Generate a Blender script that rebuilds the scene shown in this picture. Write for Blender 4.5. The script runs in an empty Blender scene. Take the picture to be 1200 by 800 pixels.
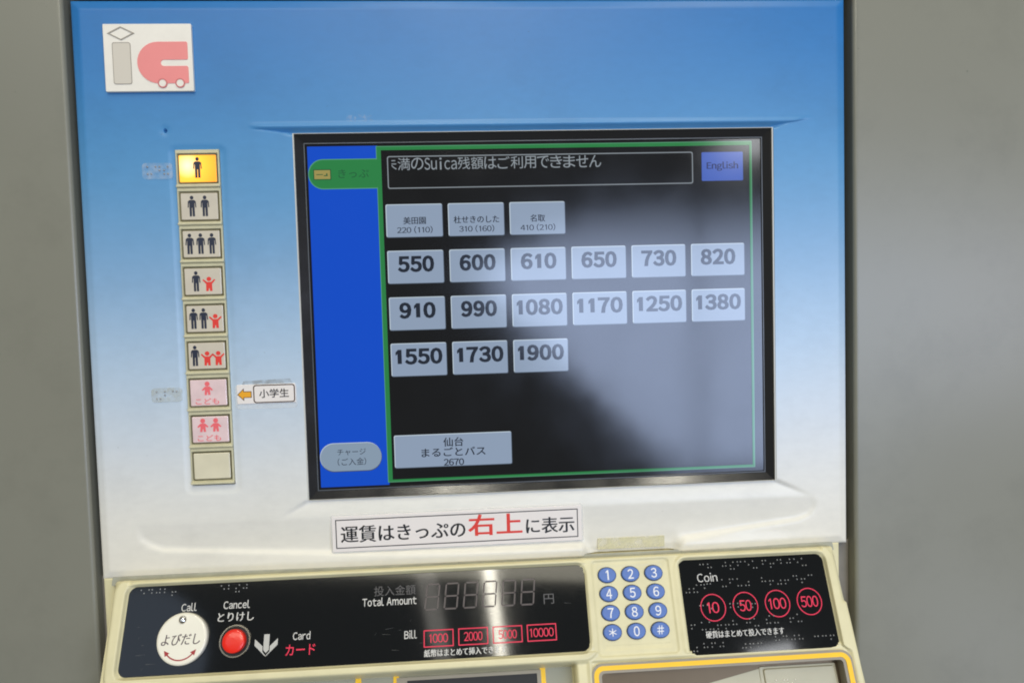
import bpy, bmesh, math, random
import numpy as np
from mathutils import Matrix, Vector

random.seed(7)
MM = 0.001
C = bpy.context.scene.collection
SC = bpy.context.scene

# ------------------------------------------------------------------ camera
cam_d = bpy.data.cameras.new('camera')
cam = bpy.data.objects.new('camera', cam_d)
C.objects.link(cam)
RX = Vector((0.9977999, -0.0601134, -0.0279591))
DN = Vector((-0.0307606, -0.0461942, -0.9984588))
FW = Vector((0.0587292, 0.9971221, -0.0479417))
m = Matrix((( RX[0], -DN[0], -FW[0], -0.0482330),
            ( RX[1], -DN[1], -FW[1], -0.4633158),
            ( RX[2], -DN[2], -FW[2],  0.0034426),
            (0, 0, 0, 1)))
cam.matrix_world = m
cam_d.sensor_width = 36
cam_d.lens = 811.04 / 1200 * 36
cam_d.clip_start = 0.01
cam_d.clip_end = 60
SC.camera = cam
SC.cycles.filter_width = 1.9

# ------------------------------------------------------------------ world, lamps, exposure
w = bpy.data.worlds.new('World')
SC.world = w
w.use_nodes = True
w.node_tree.nodes['Background'].inputs[0].default_value = (0.88, 0.88, 0.80, 1)
w.node_tree.nodes['Background'].inputs[1].default_value = 0.16

def area(name, loc, target, sx, sy, radiance, col, roll=None):
    d = bpy.data.lights.new(name, 'AREA')
    d.shape = 'RECTANGLE'; d.size = sx; d.size_y = sy
    d.energy = radiance * math.pi * sx * sy
    d.color = col
    o = bpy.data.objects.new(name, d)
    C.objects.link(o)
    o.location = loc
    v = Vector(target) - Vector(loc)
    o.rotation_euler = v.to_track_quat('-Z', 'Y').to_euler()
    return o

# two long rows of ceiling tubes running away behind the viewer, a weaker third
def tube(name, x0, y0, x1, y1, z, wd, rad, col):
    d = bpy.data.lights.new(name, 'AREA'); d.shape = 'RECTANGLE'
    L = math.hypot(x1 - x0, y1 - y0); d.size = wd; d.size_y = L
    d.energy = rad * math.pi * wd * L; d.color = col
    o = bpy.data.objects.new(name, d); C.objects.link(o)
    o.location = ((x0 + x1) / 2, (y0 + y1) / 2, z)
    o.rotation_euler = (0, 0, math.atan2(-(x1 - x0), (y1 - y0)))
    return o
tube('ceiling_tube_row', -0.20, -0.6, 0.15, -6.0, 2.0, 0.08, 31, (1.0, 0.95, 0.80))
tube('ceiling_tube_row', 0.76, -0.6, 0.93, -3.3, 2.0, 0.10, 26, (1.0, 0.95, 0.80))
tube('ceiling_tube_row', -0.42, -4.0, -0.36, -6.0, 2.0, 0.14, 2.6, (1.0, 0.95, 0.85))
# wide soft fill light, added unseen above and behind the viewer
area('soft_fill_light', (-0.6, -3.35, 2.05), (-0.05, 0, 0), 3.0, 0.8, 4.7, (1.0, 0.94, 0.76))
# strip lamps added for the screen's reflection; slanted foot imitates the viewer's dark outline
for k in range(15):
    z = 0.44 - 0.09 * k
    xl = 0.02 + 1.05 * max(0.0, (0.12 - z)) ** 1.0 * 0.95 if z < 0.2 else 0.02 + (z - 0.2) * 2.0
    f_ = 1.0 if z < 0.2 else max(0.06, 1.0 - (z - 0.2) * 2.8)
    xr = 2.3 if z > -0.45 else 1.75
    for a_, b_ in ((xl, 1.10), (1.135, xr)):
        a_ = max(a_, xl)
        if b_ - a_ < 0.04: continue
        area('reflection_light', ((a_ + b_) / 2, -3.0, z), ((a_ + b_) / 2, 0, z), b_ - a_, 0.092, 7.2 * f_, (0.56, 0.69, 1.0))
area('reflection_light', (2.7, -3.0, -0.05), (2.7, 0, -0.05), 0.7, 0.8, 9.0, (0.72, 0.76, 1.0))  # further lamps, added for the pale sheen on the right wall
area('reflection_light', (2.6, -3.0, -1.85), (2.6, 0, -1.85), 0.8, 0.5, 6.0, (0.72, 0.78, 1.0))
area('far_window', (2.62, -6.0, 1.74), (0.15, 0, 0.1), 0.40, 0.70, 9, (0.95, 0.97, 1.0))
lw = area('side_window', (-2.3, -4.2, 1.55), (0, 0, 0), 0.9, 0.9, 0.8, (0.6, 0.75, 1.0)); lw.data.shape = 'DISK'

SC.view_settings.view_transform = 'Standard'
SC.view_settings.look = 'None'
SC.view_settings.exposure = 0.1
SC.view_settings.gamma = 1
SC.view_settings.use_curve_mapping = False

# ------------------------------------------------------------------ materials
def s2l(c):
    return tuple((v / 255 / 12.92) if v / 255 <= 0.04045 else ((v / 255 + 0.055) / 1.055) ** 2.4 for v in c)

DIRTY = ('cream_plastic', 'grey_painted_wall', 'white_sign', 'cream_metal_frame')
def mat(name, col, rough=0.5, metal=0.0, spec=0.5, emit=None, estr=1.0, var=0.0, vscale=40, bump=0.0, bscale=300,
        ior=None, coat=0.0, stretch=None, rvar=0.0):
    M = bpy.data.materials.new(name); M.use_nodes = True
    nt = M.node_tree; N = nt.nodes; L = nt.links
    b = N['Principled BSDF']
    b.inputs['Base Color'].default_value = (*col, 1)
    b.inputs['Roughness'].default_value = rough
    b.inputs['Metallic'].default_value = metal
    b.inputs['Specular IOR Level'].default_value = spec
    if ior: b.inputs['IOR'].default_value = ior
    b.inputs['Coat Weight'].default_value = coat
    if emit:
        b.inputs['Emission Color'].default_value = (*emit, 1)
        b.inputs['Emission Strength'].default_value = estr
    tc = N.new('ShaderNodeTexCoord')
    mp = N.new('ShaderNodeMapping'); L.new(tc.outputs['Object'], mp.inputs[0])
    if stretch: mp.inputs['Scale'].default_value = stretch
    if var or rvar:
        n = N.new('ShaderNodeTexNoise'); n.inputs['Scale'].default_value = vscale; n.inputs['Detail'].default_value = 6
        L.new(mp.outputs[0], n.inputs['Vector'])
        if var:
            mr = N.new('ShaderNodeMapRange'); mr.inputs[1].default_value = 0.3; mr.inputs[2].default_value = 0.7
            mr.inputs[3].default_value = 1 - var; mr.inputs[4].default_value = 1 + var
            L.new(n.outputs['Fac'], mr.inputs[0])
            mx = N.new('ShaderNodeVectorMath'); mx.operation = 'SCALE'
            mx.inputs[0].default_value = col; L.new(mr.outputs[0], mx.inputs['Scale'])
            L.new(specks(N, L, mx.outputs[0], tc, 0.765, 0.65) if name in DIRTY else mx.outputs[0], b.inputs['Base Color'])
        if rvar:
            m2 = N.new('ShaderNodeMapRange'); m2.inputs[1].default_value = 0.3; m2.inputs[2].default_value = 0.7
            m2.inputs[3].default_value = max(0.02, rough - rvar); m2.inputs[4].default_value = rough + rvar
            L.new(n.outputs['Fac'], m2.inputs[0]); L.new(m2.outputs[0], b.inputs['Roughness'])
    if bump:
        n2 = N.new('ShaderNodeTexNoise'); n2.inputs['Scale'].default_value = bscale; n2.inputs['Detail'].default_value = 4
        L.new(mp.outputs[0], n2.inputs['Vector'])
        bp = N.new('ShaderNodeBump'); bp.inputs['Strength'].default_value = bump; bp.inputs['Distance'].default_value = 0.0005
        L.new(n2.outputs['Fac'], bp.inputs['Height']); L.new(bp.outputs[0], b.inputs['Normal'])
    return M

def film(name, col, alpha, rough=0.25, noise=60, lo=0.35, hi=0.65):
    """thin clear or stained film: transparent with a broken-up tint and a gloss"""
    M = bpy.data.materials.new(name); M.use_nodes = True
    nt = M.node_tree; N = nt.nodes; L = nt.links
    b = N['Principled BSDF']; b.inputs['Base Color'].default_value = (*col, 1); b.inputs['Roughness'].default_value = rough
    tr = N.new('ShaderNodeBsdfTransparent'); mx = N.new('ShaderNodeMixShader')
    tc = N.new('ShaderNodeTexCoord'); n = N.new('ShaderNodeTexNoise'); n.inputs['Scale'].default_value = noise; n.inputs['Detail'].default_value = 8
    L.new(tc.outputs['Object'], n.inputs['Vector'])
    mr = N.new('ShaderNodeMapRange'); mr.inputs[1].default_value = lo; mr.inputs[2].default_value = hi
    mr.inputs[3].default_value = alpha[0]; mr.inputs[4].default_value = alpha[1]
    L.new(n.outputs['Fac'], mr.inputs[0]); L.new(mr.outputs[0], mx.inputs[0])
    L.new(tr.outputs[0], mx.inputs[1]); L.new(b.outputs[0], mx.inputs[2])
    L.new(mx.outputs[0], N['Material Output'].inputs['Surface'])
    return M

def screen_mat(name, emit, estr=1.0):
    M = mat(name, (0.002, 0.002, 0.003), rough=0.12, ior=1.62, emit=emit, estr=estr, rvar=0.03, vscale=25)
    return M

def specks(N, L, col, tc, thr, dark, scale=170):
    n = N.new('ShaderNodeTexNoise'); n.inputs['Scale'].default_value = scale; n.inputs['Detail'].default_value = 2
    L.new(tc.outputs['Object'], n.inputs['Vector'])
    n2 = N.new('ShaderNodeTexNoise'); n2.inputs['Scale'].default_value = 11; n2.inputs['Detail'].default_value = 7; n2.inputs['Roughness'].default_value = 0.7
    L.new(tc.outputs['Object'], n2.inputs['Vector'])
    a = N.new('ShaderNodeMapRange'); a.inputs[1].default_value = thr; a.inputs[2].default_value = thr + 0.05; a.inputs[3].default_value = 1; a.inputs[4].default_value = dark
    L.new(n.outputs['Fac'], a.inputs[0])
    b2 = N.new('ShaderNodeMapRange'); b2.inputs[1].default_value = 0.5; b2.inputs[2].default_value = 0.8; b2.inputs[3].default_value = 1; b2.inputs[4].default_value = 0.86
    L.new(n2.outputs['Fac'], b2.inputs[0])
    m_ = N.new('ShaderNodeMath'); m_.operation = 'MULTIPLY'; L.new(a.outputs[0], m_.inputs[0]); L.new(b2.outputs[0], m_.inputs[1])
    v = N.new('ShaderNodeVectorMath'); v.operation = 'SCALE'; L.new(col, v.inputs[0]); L.new(m_.outputs[0], v.inputs['Scale'])
    return v.outputs[0]

def panel_print():
    """the front panel's printed fade from blue down to white"""
    M = bpy.data.materials.new('printed_blue_fade'); M.use_nodes = True
    nt = M.node_tree; N = nt.nodes; L = nt.links; b = N['Principled BSDF']
    tc = N.new('ShaderNodeTexCoord'); sp = N.new('ShaderNodeSeparateXYZ'); L.new(tc.outputs['Object'], sp.inputs[0])
    n0 = N.new('ShaderNodeTexNoise'); n0.inputs['Scale'].default_value = 9; L.new(tc.outputs['Object'], n0.inputs['Vector'])
    ad = N.new('ShaderNodeMath'); ad.operation = 'MULTIPLY_ADD'; ad.inputs[1].default_value = 0.018
    L.new(n0.outputs['Fac'], ad.inputs[0]); L.new(sp.outputs['Y'], ad.inputs[2])
    mr = N.new('ShaderNodeMapRange'); mr.inputs[1].default_value = -0.158; mr.inputs[2].default_value = 0.214
    L.new(ad.outputs[0], mr.inputs[0])
    cr = N.new('ShaderNodeValToRGB'); cr.color_ramp.interpolation = 'B_SPLINE'; L.new(mr.outputs[0], cr.inputs[0])
    stops = PANEL_STOPS
    e = cr.color_ramp.elements
    while len(e) < len(stops): e.new(0.5)
    for el, (z, c) in zip(e, stops):
        el.position = (z + 167) / 372; el.color = (*s2l(c), 1)
    # faint fibrous mottling and stains
    n1 = N.new('ShaderNodeTexNoise'); n1.inputs['Scale'].default_value = 220; n1.inputs['Detail'].default_value = 8
    mp = N.new('ShaderNodeMapping'); mp.inputs['Scale'].default_value = (0.5, 1, 1.4); L.new(tc.outputs['Object'], mp.inputs[0]); L.new(mp.outputs[0], n1.inputs['Vector'])
    m1 = N.new('ShaderNodeMapRange'); m1.inputs[1].default_value = 0.3; m1.inputs[2].default_value = 0.7; m1.inputs[3].default_value = 0.975; m1.inputs[4].default_value = 1.02
    L.new(n1.outputs['Fac'], m1.inputs[0])
    sc = N.new('ShaderNodeVectorMath'); sc.operation = 'SCALE'; L.new(cr.outputs[0], sc.inputs[0]); L.new(m1.outputs[0], sc.inputs['Scale'])
    L.new(specks(N, L, sc.outputs[0], tc, 0.755, 0.6), b.inputs['Base Color'])
    b.inputs['Roughness'].default_value = 0.42
    n3 = N.new('ShaderNodeTexNoise'); n3.inputs['Scale'].default_value = 14; n3.inputs['Detail'].default_value = 5; L.new(tc.outputs['Object'], n3.inputs['Vector'])
    m3 = N.new('ShaderNodeMapRange'); m3.inputs[3].default_value = 0.30; m3.inputs[4].default_value = 0.44; L.new(n3.outputs['Fac'], m3.inputs[0]); L.new(m3.outputs[0], b.inputs['Roughness'])
    bp = N.new('ShaderNodeBump'); bp.inputs['Strength'].default_value = 0.07; bp.inputs['Distance'].default_value = 0.0004
    L.new(n1.outputs['Fac'], bp.inputs['Height']); L.new(bp.outputs[0], b.inputs['Normal'])
    return M

PANEL_STOPS = [(-167, (234, 228, 210)), (-120, (231, 228, 217)), (-75, (208, 216, 222)), (-20, (176, 200, 220)), (40, (122, 166, 204)),
               (95, (86, 150, 196)), (150, (60, 129, 188)), (205, (32, 112, 178))]
M = {}
M['panel'] = panel_print()
M['grey'] = mat('grey_painted_wall', (0.235, 0.230, 0.180), 0.30, var=0.03, vscale=6, bump=0.05, bscale=900, rvar=0.02)
M['cream'] = mat('cream_plastic', s2l((223, 214, 170)), 0.38, var=0.04, vscale=60, bump=0.08, bscale=700, rvar=0.08)
M['cream2'] = mat('cream_metal_frame', s2l((206, 200, 165)), 0.4, var=0.07, vscale=120, bump=0.1, bscale=900)
M['bronze'] = mat('lens_surround', s2l((120, 112, 80)), 0.4, metal=0.3, var=0.12, vscale=300)
M['gapstrip'] = mat('grey_brown_gasket', (0.20, 0.18, 0.145), 0.6, var=0.2, vscale=40)
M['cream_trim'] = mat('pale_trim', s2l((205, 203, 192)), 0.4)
M['dark'] = mat('dark_interior', (0.012, 0.012, 0.013), 0.6)
M['bezel'] = mat('dark_bezel', (0.016, 0.016, 0.017), 0.17, ior=1.6, bump=0.03, bscale=1500, rvar=0.05)
M['bezel_lip'] = mat('bezel_lip', (0.10, 0.11, 0.12), 0.35, var=0.2)
M['black'] = mat('black_brushed_panel', (0.005, 0.006, 0.007), 0.06, ior=1.5, rvar=0.02, vscale=60, stretch=(3, 60, 1), bump=0.0)
M['black2'] = M['black']
M['white'] = mat('white_sign', s2l((240, 234, 220)), 0.35, var=0.02)
M['paper'] = mat('laminated_paper', s2l((238, 230, 222)), 0.25, var=0.02, bump=0.03, bscale=120)
M['lensw'] = mat('milky_lens', s2l((210, 200, 180)), 0.22, coat=0.5, var=0.05, vscale=90)
M['lensp'] = mat('milky_pink_lens', s2l((232, 205, 202)), 0.18, coat=0.6, var=0.08, vscale=110)
M['lensblank'] = mat('blank_cream_lens', s2l((222, 214, 184)), 0.3, coat=0.4, var=0.06, vscale=60)
M['navy'] = mat('navy_print', s2l((38, 44, 62)), 0.5)
M['red'] = mat('red_print', s2l((228, 62, 52)), 0.5)
M['pinkred'] = mat('pink_red_print', s2l((240, 108, 112)), 0.5)
M['inkblack'] = mat('black_print', (0.012, 0.012, 0.012), 0.45)
M['inkred'] = mat('scarlet_print', s2l((222, 62, 48)), 0.45)
M['signpink'] = mat('faded_pink_enamel', s2l((238, 142, 138)), 0.4, var=0.03)
M['signgrey'] = mat('sign_grey', s2l((212, 204, 188)), 0.4)
M['signline'] = mat('sign_outline', s2l((160, 152, 138)), 0.5)
M['pinkline'] = mat('sign_pink_outline', s2l((205, 120, 118)), 0.5)
M['orange'] = mat('orange_print', s2l((240, 170, 40)), 0.45)
M['brownline'] = mat('brown_print', s2l((70, 48, 34)), 0.5)
M['lblwhite'] = mat('white_lettering', (0.62, 0.60, 0.55), 0.5)
M['keywhite'] = mat('key_lettering', (0.8, 0.8, 0.8), 0.4)
M['lblred'] = mat('crimson_lettering', s2l((232, 30, 72)), 0.5)
M['lbldim'] = mat('dim_grey_lettering', s2l((82, 80, 80)), 0.5)
M['seg'] = mat('unlit_segment', s2l((76, 66, 66)), 0.4)
M['key'] = mat('blue_key', s2l((82, 116, 184)), 0.42, var=0.05, vscale=400, bump=0.05, bscale=2000)
M['keyedge'] = mat('key_gap', s2l((40, 44, 55)), 0.5)
M['yellow'] = mat('yellow_trim', s2l((252, 200, 8)), 0.4, var=0.03)
M['greytrim'] = mat('grey_trim', s2l((150, 142, 125)), 0.4, var=0.05)
M['steel'] = mat('dark_reflective_steel', s2l((104, 92, 76)), 0.3, metal=0.85, var=0.15, vscale=20)
M['beige'] = mat('beige_plate', s2l((176, 170, 144)), 0.35, metal=0.2, var=0.05)
M['slotgrey'] = mat('slot_surround', s2l((150, 150, 132)), 0.45, var=0.06)
M['disc'] = mat('ivory_disc', s2l((240, 234, 214)), 0.3, coat=0.3, var=0.02)
M['chrome'] = mat('chrome', (0.75, 0.72, 0.68), 0.15, metal=1.0)
M['redbtn'] = mat('red_button_plastic', s2l((238, 40, 22)), 0.3, coat=0.3)
M['maroon'] = mat('maroon_print', s2l((165, 45, 50)), 0.5)
M['silver'] = mat('silver_arrow_print', s2l((190, 188, 180)), 0.4)
M['dot'] = mat('clear_braille_dot', (0.30, 0.30, 0.29), 0.2, var=0.1)
M['film'] = film('clear_film', (0.85, 0.86, 0.84), (0.05, 0.28), 0.2, noise=200)
M['film2'] = film('worn_film', (0.62, 0.62, 0.52), (0.08, 0.42), 0.25, noise=220)
M['glue'] = film('old_glue', (0.26, 0.21, 0.14), (0.08, 0.42), 0.6, noise=160, lo=0.35, hi=0.65)
M['tape'] = film('yellowed_tape', s2l((226, 219, 172)), (0.25, 0.7), 0.4, noise=160)
M['edge'] = film('laminate_margin', (0.92, 0.92, 0.9), (0.30, 0.45), 0.12, noise=60)
# the display
M['s_black'] = screen_mat('display_black', s2l((15, 17, 19)), 0.55)
M['s_blue'] = screen_mat('display_blue', s2l((0, 70, 188)))
M['s_green'] = screen_mat('display_green', s2l((38, 126, 66)), 0.9)
M['s_greenlight'] = screen_mat('display_green_edge', s2l((82, 150, 112)), 0.9)
M['s_btn'] = screen_mat('display_button', s2l((134, 150, 172)))
M['s_btnlight'] = screen_mat('display_button_edge', s2l((182, 196, 206)))
M['s_btndark'] = screen_mat('display_button_shade', s2l((60, 70, 82)))
M['s_ink'] = screen_mat('display_ink', s2l((30, 38, 52)), 0.8)
M['s_white'] = screen_mat('display_white', s2l((134, 142, 148)))
M['s_eng'] = screen_mat('display_periwinkle', s2l((62, 92, 176)))
M['s_engink'] = screen_mat('display_navy_ink', s2l((28, 42, 92)))
M['s_tan'] = screen_mat('display_tan', s2l((150, 138, 78)))
M['s_greenink'] = screen_mat('display_dark_green_ink', s2l((28, 84, 52)))
M['s_pill'] = screen_mat('display_grey', s2l((128, 146, 164)))

def lit_lens():
    Mt = bpy.data.materials.new('lit_amber_lens'); Mt.use_nodes = True
    nt = Mt.node_tree; N = nt.nodes; L = nt.links; b = N['Principled BSDF']
    b.inputs['Base Color'].default_value = (*s2l((190, 120, 40)), 1); b.inputs['Roughness'].default_value = 0.25
    # lamp behind the lens sits at its left: hotter there
    tc = N.new('ShaderNodeTexCoord'); vm = N.new('ShaderNodeVectorMath'); vm.operation = 'DISTANCE'
    vm.inputs[1].default_value = (-0.0062, 0.002, 0.002); L.new(tc.outputs['Object'], vm.inputs[0])
    mr = N.new('ShaderNodeMapRange'); mr.inputs[1].default_value = 0.0; mr.inputs[2].default_value = 0.019; L.new(vm.outputs['Value'], mr.inputs[0])
    cr = N.new('ShaderNodeValToRGB'); L.new(mr.outputs[0], cr.inputs[0])
    e = cr.color_ramp.elements; e[0].position = 0.05; e[0].color = (1.0, 0.90, 0.55, 1); e[1].position = 1; e[1].color = (0.80, 0.27, 0.02, 1)
    x = e.new(0.45); x.color = (1.0, 0.47, 0.04, 1)
    L.new(cr.outputs[0], b.inputs['Emission Color']); b.inputs['Emission Strength'].default_value = 1.35
    return Mt
M['lit'] = lit_lens()

# ------------------------------------------------------------------ frames
# panel frame: x right, y up, z out towards the viewer (all mm); console frame the same on the sloping deck
def basis(x, y, z, o):
    return Matrix(((x[0], y[0], z[0], o[0]), (x[1], y[1], z[1], o[1]), (x[2], y[2], z[2], o[2]), (0, 0, 0, 1)))
PHI = 0.42647
PAN = basis((1, 0, 0), (0, 0, 1), (0, -1, 0), (0, 0, 0))
CON = basis((1, 0, 0), (0, math.sin(PHI), math.cos(PHI)), (0, -math.cos(PHI), math.sin(PHI)), (0, -3 * MM, -163.3 * MM))
FR = {'p': PAN, 'c': CON}

WM = {}      # world matrix of everything placed
def put(o, parent, Mw):
    if parent is not None:
        o.parent = parent
        o.matrix_parent_inverse = WM[parent.name].inverted()
    o.matrix_basis = Mw
    WM[o.name] = Mw
    return o

def at(fr, x, y, h=0):
    """matrix at a spot of a frame; console y is given as distance DOWN the deck"""
    if fr == 'c': y = -y
    return FR[fr] @ Matrix.Translation((x * MM, y * MM, h * MM))

def thing(name, loc, label, cat, group=None):
    o = bpy.data.objects.new(name, None); C.objects.link(o)
    o.empty_display_size = 0.05
    o['label'] = label; o['category'] = cat
    if group: o['group'] = group
    return put(o, None, Matrix.Translation(loc))

def new_obj(name, me, m_, parent, Mw, label=None):
    o = bpy.data.objects.new(name, me)
    for x in (m_ if isinstance(m_, (list, tuple)) else [m_]):
        if len(me.materials) < (len(m_) if isinstance(m_, (list, tuple)) else 1): me.materials.append(x)
    C.objects.link(o)
    if label: o['label'] = label
    return put(o, parent, Mw)

# ------------------------------------------------------------------ shapes (2D outlines in mm, counter-clockwise)
def rect(x0, y0, x1, y1): return [(x0, y0), (x1, y0), (x1, y1), (x0, y1)]
def rrect(x0, y0, x1, y1, r, n=5, corners=(1, 1, 1, 1)):
    P = []
    for i, (cx, cy, a0) in enumerate([(x1 - r, y0 + r, -90), (x1 - r, y1 - r, 0), (x0 + r, y1 - r, 90), (x0 + r, y0 + r, 180)]):
        if corners[i] == 0:
            P.append([(x1, y0), (x1, y1), (x0, y1), (x0, y0)][i]); continue
        for k in range(n + 1):
            a = math.radians(a0 + 90 * k / n); P.append((cx + r * math.cos(a), cy + r * math.sin(a)))
    return P
def ell(cx, cy, rx, ry, n=32): return [(cx + rx * math.cos(2 * math.pi * k / n), cy + ry * math.sin(2 * math.pi * k / n)) for k in range(n)]

class B:
    """collects shapes into one mesh (mm in, metres out)"""
    def __init__(s): s.v = []; s.f = []; s.mi = []; s.sm = []
    def add(s, pts, faces, mi=0, smooth=False):
        n = len(s.v); s.v += [(a * MM, b * MM, c * MM) for a, b, c in pts]
        for f in faces: s.f.append([i + n for i in f]); s.mi.append(mi); s.sm.append(smooth)
        return s
    def rings(s, rings, mi=0, cap=True, smooth=False, close=False):
        n = len(rings[0]); pts = [p for r in rings for p in r]; F = []
        for k in range(len(rings) - 1):
            for i in range(n):
                j = (i + 1) % n; F.append((k * n + i, k * n + j, (k + 1) * n + j, (k + 1) * n + i))
        s.add(pts, F, mi, smooth)
        if cap: s.add(rings[-1], [tuple(range(n))], mi)
        return s
    def flat(s, P, h, mi=0):
        return s.add([(x, y, h) for x, y in P], [tuple(range(len(P)))], mi)
    def slab(s, P, h0, h1, ch=0.0, mi=0, seg=2, smooth=False):
        R = [[(x, y, h0) for x, y in P]]
        if ch <= 0: R.append([(x, y, h1) for x, y in P])
        else:
            for k in range(seg + 1):
                a = math.pi / 2 * k / seg
                Q = inset(P, ch * (1 - math.cos(a)))
                R.append([(x, y, h1 - ch * (1 - math.sin(a))) for x, y in Q])
        return s.rings(R, mi, smooth=smooth)
    def frame(s, Po, Pi, h0, h1, mi=0):
        """flat-topped ring between two outlines with the same number of points"""
        return s.rings([[(x, y, h0) for x, y in Po], [(x, y, h1) for x, y in Po], [(x, y, h1) for x, y in Pi], [(x, y, h0) for x, y in Pi]], mi, cap=False)
    def mesh(s, name):
        me = bpy.data.meshes.new(name); me.from_pydata(s.v, [], s.f)
        me.polygons.foreach_set('material_index', s.mi); me.polygons.foreach_set('use_smooth', s.sm); me.update()
        return me
    def obj(s, name, m_, parent, Mw, label=None): return new_obj(name, s.mesh(name), m_, parent, Mw, label)

def inset(P, d):
    if d == 0: return list(P)
    n = len(P); out = []
    for i in range(n):
        a = Vector(P[i - 1]); b = Vector(P[i]); c = Vector(P[(i + 1) % n])
        e1 = (b - a); e2 = (c - b)
        if e1.length < 1e-9 or e2.length < 1e-9: out.append(tuple(b)); continue
        e1.normalize(); e2.normalize()
        n1 = Vector((-e1.y, e1.x)); n2 = Vector((-e2.y, e2.x))
        nn = n1 + n2
        if nn.length < 1e-6: out.append(tuple(b)); continue
        nn.normalize(); k = d / max(0.35, nn.dot(n1))
        out.append((b.x + nn.x * k, b.y + nn.y * k))
    return out

GLYPH = {}
def glyph(ch, bold):
    """outline of one character as a flat mesh: (verts, faces) in em units; Latin taken from its full-width form"""
    key = (ch, round(bold, 4))
    if key in GLYPH: return GLYPH[key]
    if ch == '1':
        t = 0.045 + bold
        GLYPH[key] = (np.array([(.27 - t, 0), (.27 + t, 0), (.27 + t, .733), (.27 - t * .65, .733), (.10, .60), (.10, .60 - 1.9 * t), (.27 - t, .733 - 2.1 * t)]), [(0, 1, 2, 3, 6), (3, 4, 5, 6)])
        return GLYPH[key]
    src = chr(ord(ch) + 0xFEE0) if 33 <= ord(ch) < 127 else ch
    cu = bpy.data.curves.new('t', 'FONT'); cu.body = src; cu.size = 1; cu.resolution_u = 3; cu.offset = bold
    o = bpy.data.objects.new('t', cu); C.objects.link(o)
    me = bpy.data.meshes.new_from_object(o.evaluated_get(bpy.context.evaluated_depsgraph_get()))
    bpy.data.objects.remove(o); bpy.data.curves.remove(cu)
    n = len(me.vertices); co = np.empty(n * 3); me.vertices.foreach_get('co', co); co = co.reshape(-1, 3)[:, :2].copy()
    F = [tuple(p.vertices) for p in me.polygons]
    bpy.data.meshes.remove(me)
    GLYPH[key] = (co, F)
    return GLYPH[key]

def text(s, fr, x0, x1, y0, y1, h, m_, parent, name='lettering', bold=0.0, clip=None, shear=0.0, fat=0.0, gap=0.085):
    """lettering fitted to the box x0..x1, y0..y1 (y up; on the console y0/y1 are distances down: bottom, top).
    bold thickens the outline, fat repeats it a hair to each side (for dense characters)"""
    V, F = [], []
    latin = all(ord(c) < 128 for c in s); pen = 0.0; nv = 0
    for ch in s:
        if ch == ' ': pen += 0.30 if latin else 0.5; continue
        co, fs = glyph(ch, bold)
        co = co.copy()
        if ord(ch) < 128:
            a, b_ = co[:, 0].min(), co[:, 0].max()
            if ch.isdigit():                       # even figures
                if ch != '1' and bold > 0.02: co[:, 0] = (co[:, 0] - (a + b_) / 2) * 0.88 + (a + b_) / 2
                wd = 0.40 if ch == '1' else 0.47; co[:, 0] += pen + wd / 2 - (a + b_) / 2 + (-0.015 if ch == '1' else 0); pen += wd + gap
            else:
                co[:, 0] += pen - a; pen += (b_ - a) + gap
        else:
            co[:, 0] += pen; pen += 1.0
        V.append(co); F += [tuple(i + nv for i in f) for f in fs]; nv += len(co)
    co = np.concatenate(V); mn = co.min(0); mx = co.max(0)
    if fr == 'c': y0, y1 = -y0, -y1
    W = (x1 - x0); H = (y1 - y0)
    X = ((co[:, 0] - mn[0]) / (mx[0] - mn[0]) - .5) * (W - 2 * fat)
    Y = ((co[:, 1] - mn[1]) / (mx[1] - mn[1]) - .5) * H
    X = X + shear * Y
    P = []; FF = []
    for k, dx in enumerate((0,) if fat == 0 else (-fat, 0, fat)):
        P += [(a + dx, b_, 0.006 * k) for a, b_ in zip(X, Y)]; FF += [tuple(i + k * nv for i in f) for f in F]
    me = bpy.data.meshes.new(name)
    me.from_pydata([(a * MM, b_ * MM, c * MM) for a, b_, c in P], [], FF); me.update()
    if clip is not None:
        bm = bmesh.new(); bm.from_mesh(me)
        bmesh.ops.bisect_plane(bm, geom=bm.verts[:] + bm.edges[:] + bm.faces[:], plane_co=((clip - (x0 + x1) / 2) * MM, 0, 0), plane_no=(1, 0, 0), clear_inner=True)
        bm.to_mesh(me); bm.free(); me.update()
    cx, cy = (x0 + x1) / 2, (y0 + y1) / 2
    return new_obj(name, me, m_, parent, FR[fr] @ Matrix.Translation((cx * MM, cy * MM, h * MM)))

def breaks(lo, hi, step, req):
    pts = sorted(set([lo, hi] + [r for r in req if lo < r < hi]))
    out = []
    for a, b in zip(pts[:-1], pts[1:]):
        n = max(1, int(math.ceil((b - a) / step)))
        out += [a + (b - a) * k / n for k in range(n)]
    return np.array(out + [hi])

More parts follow.
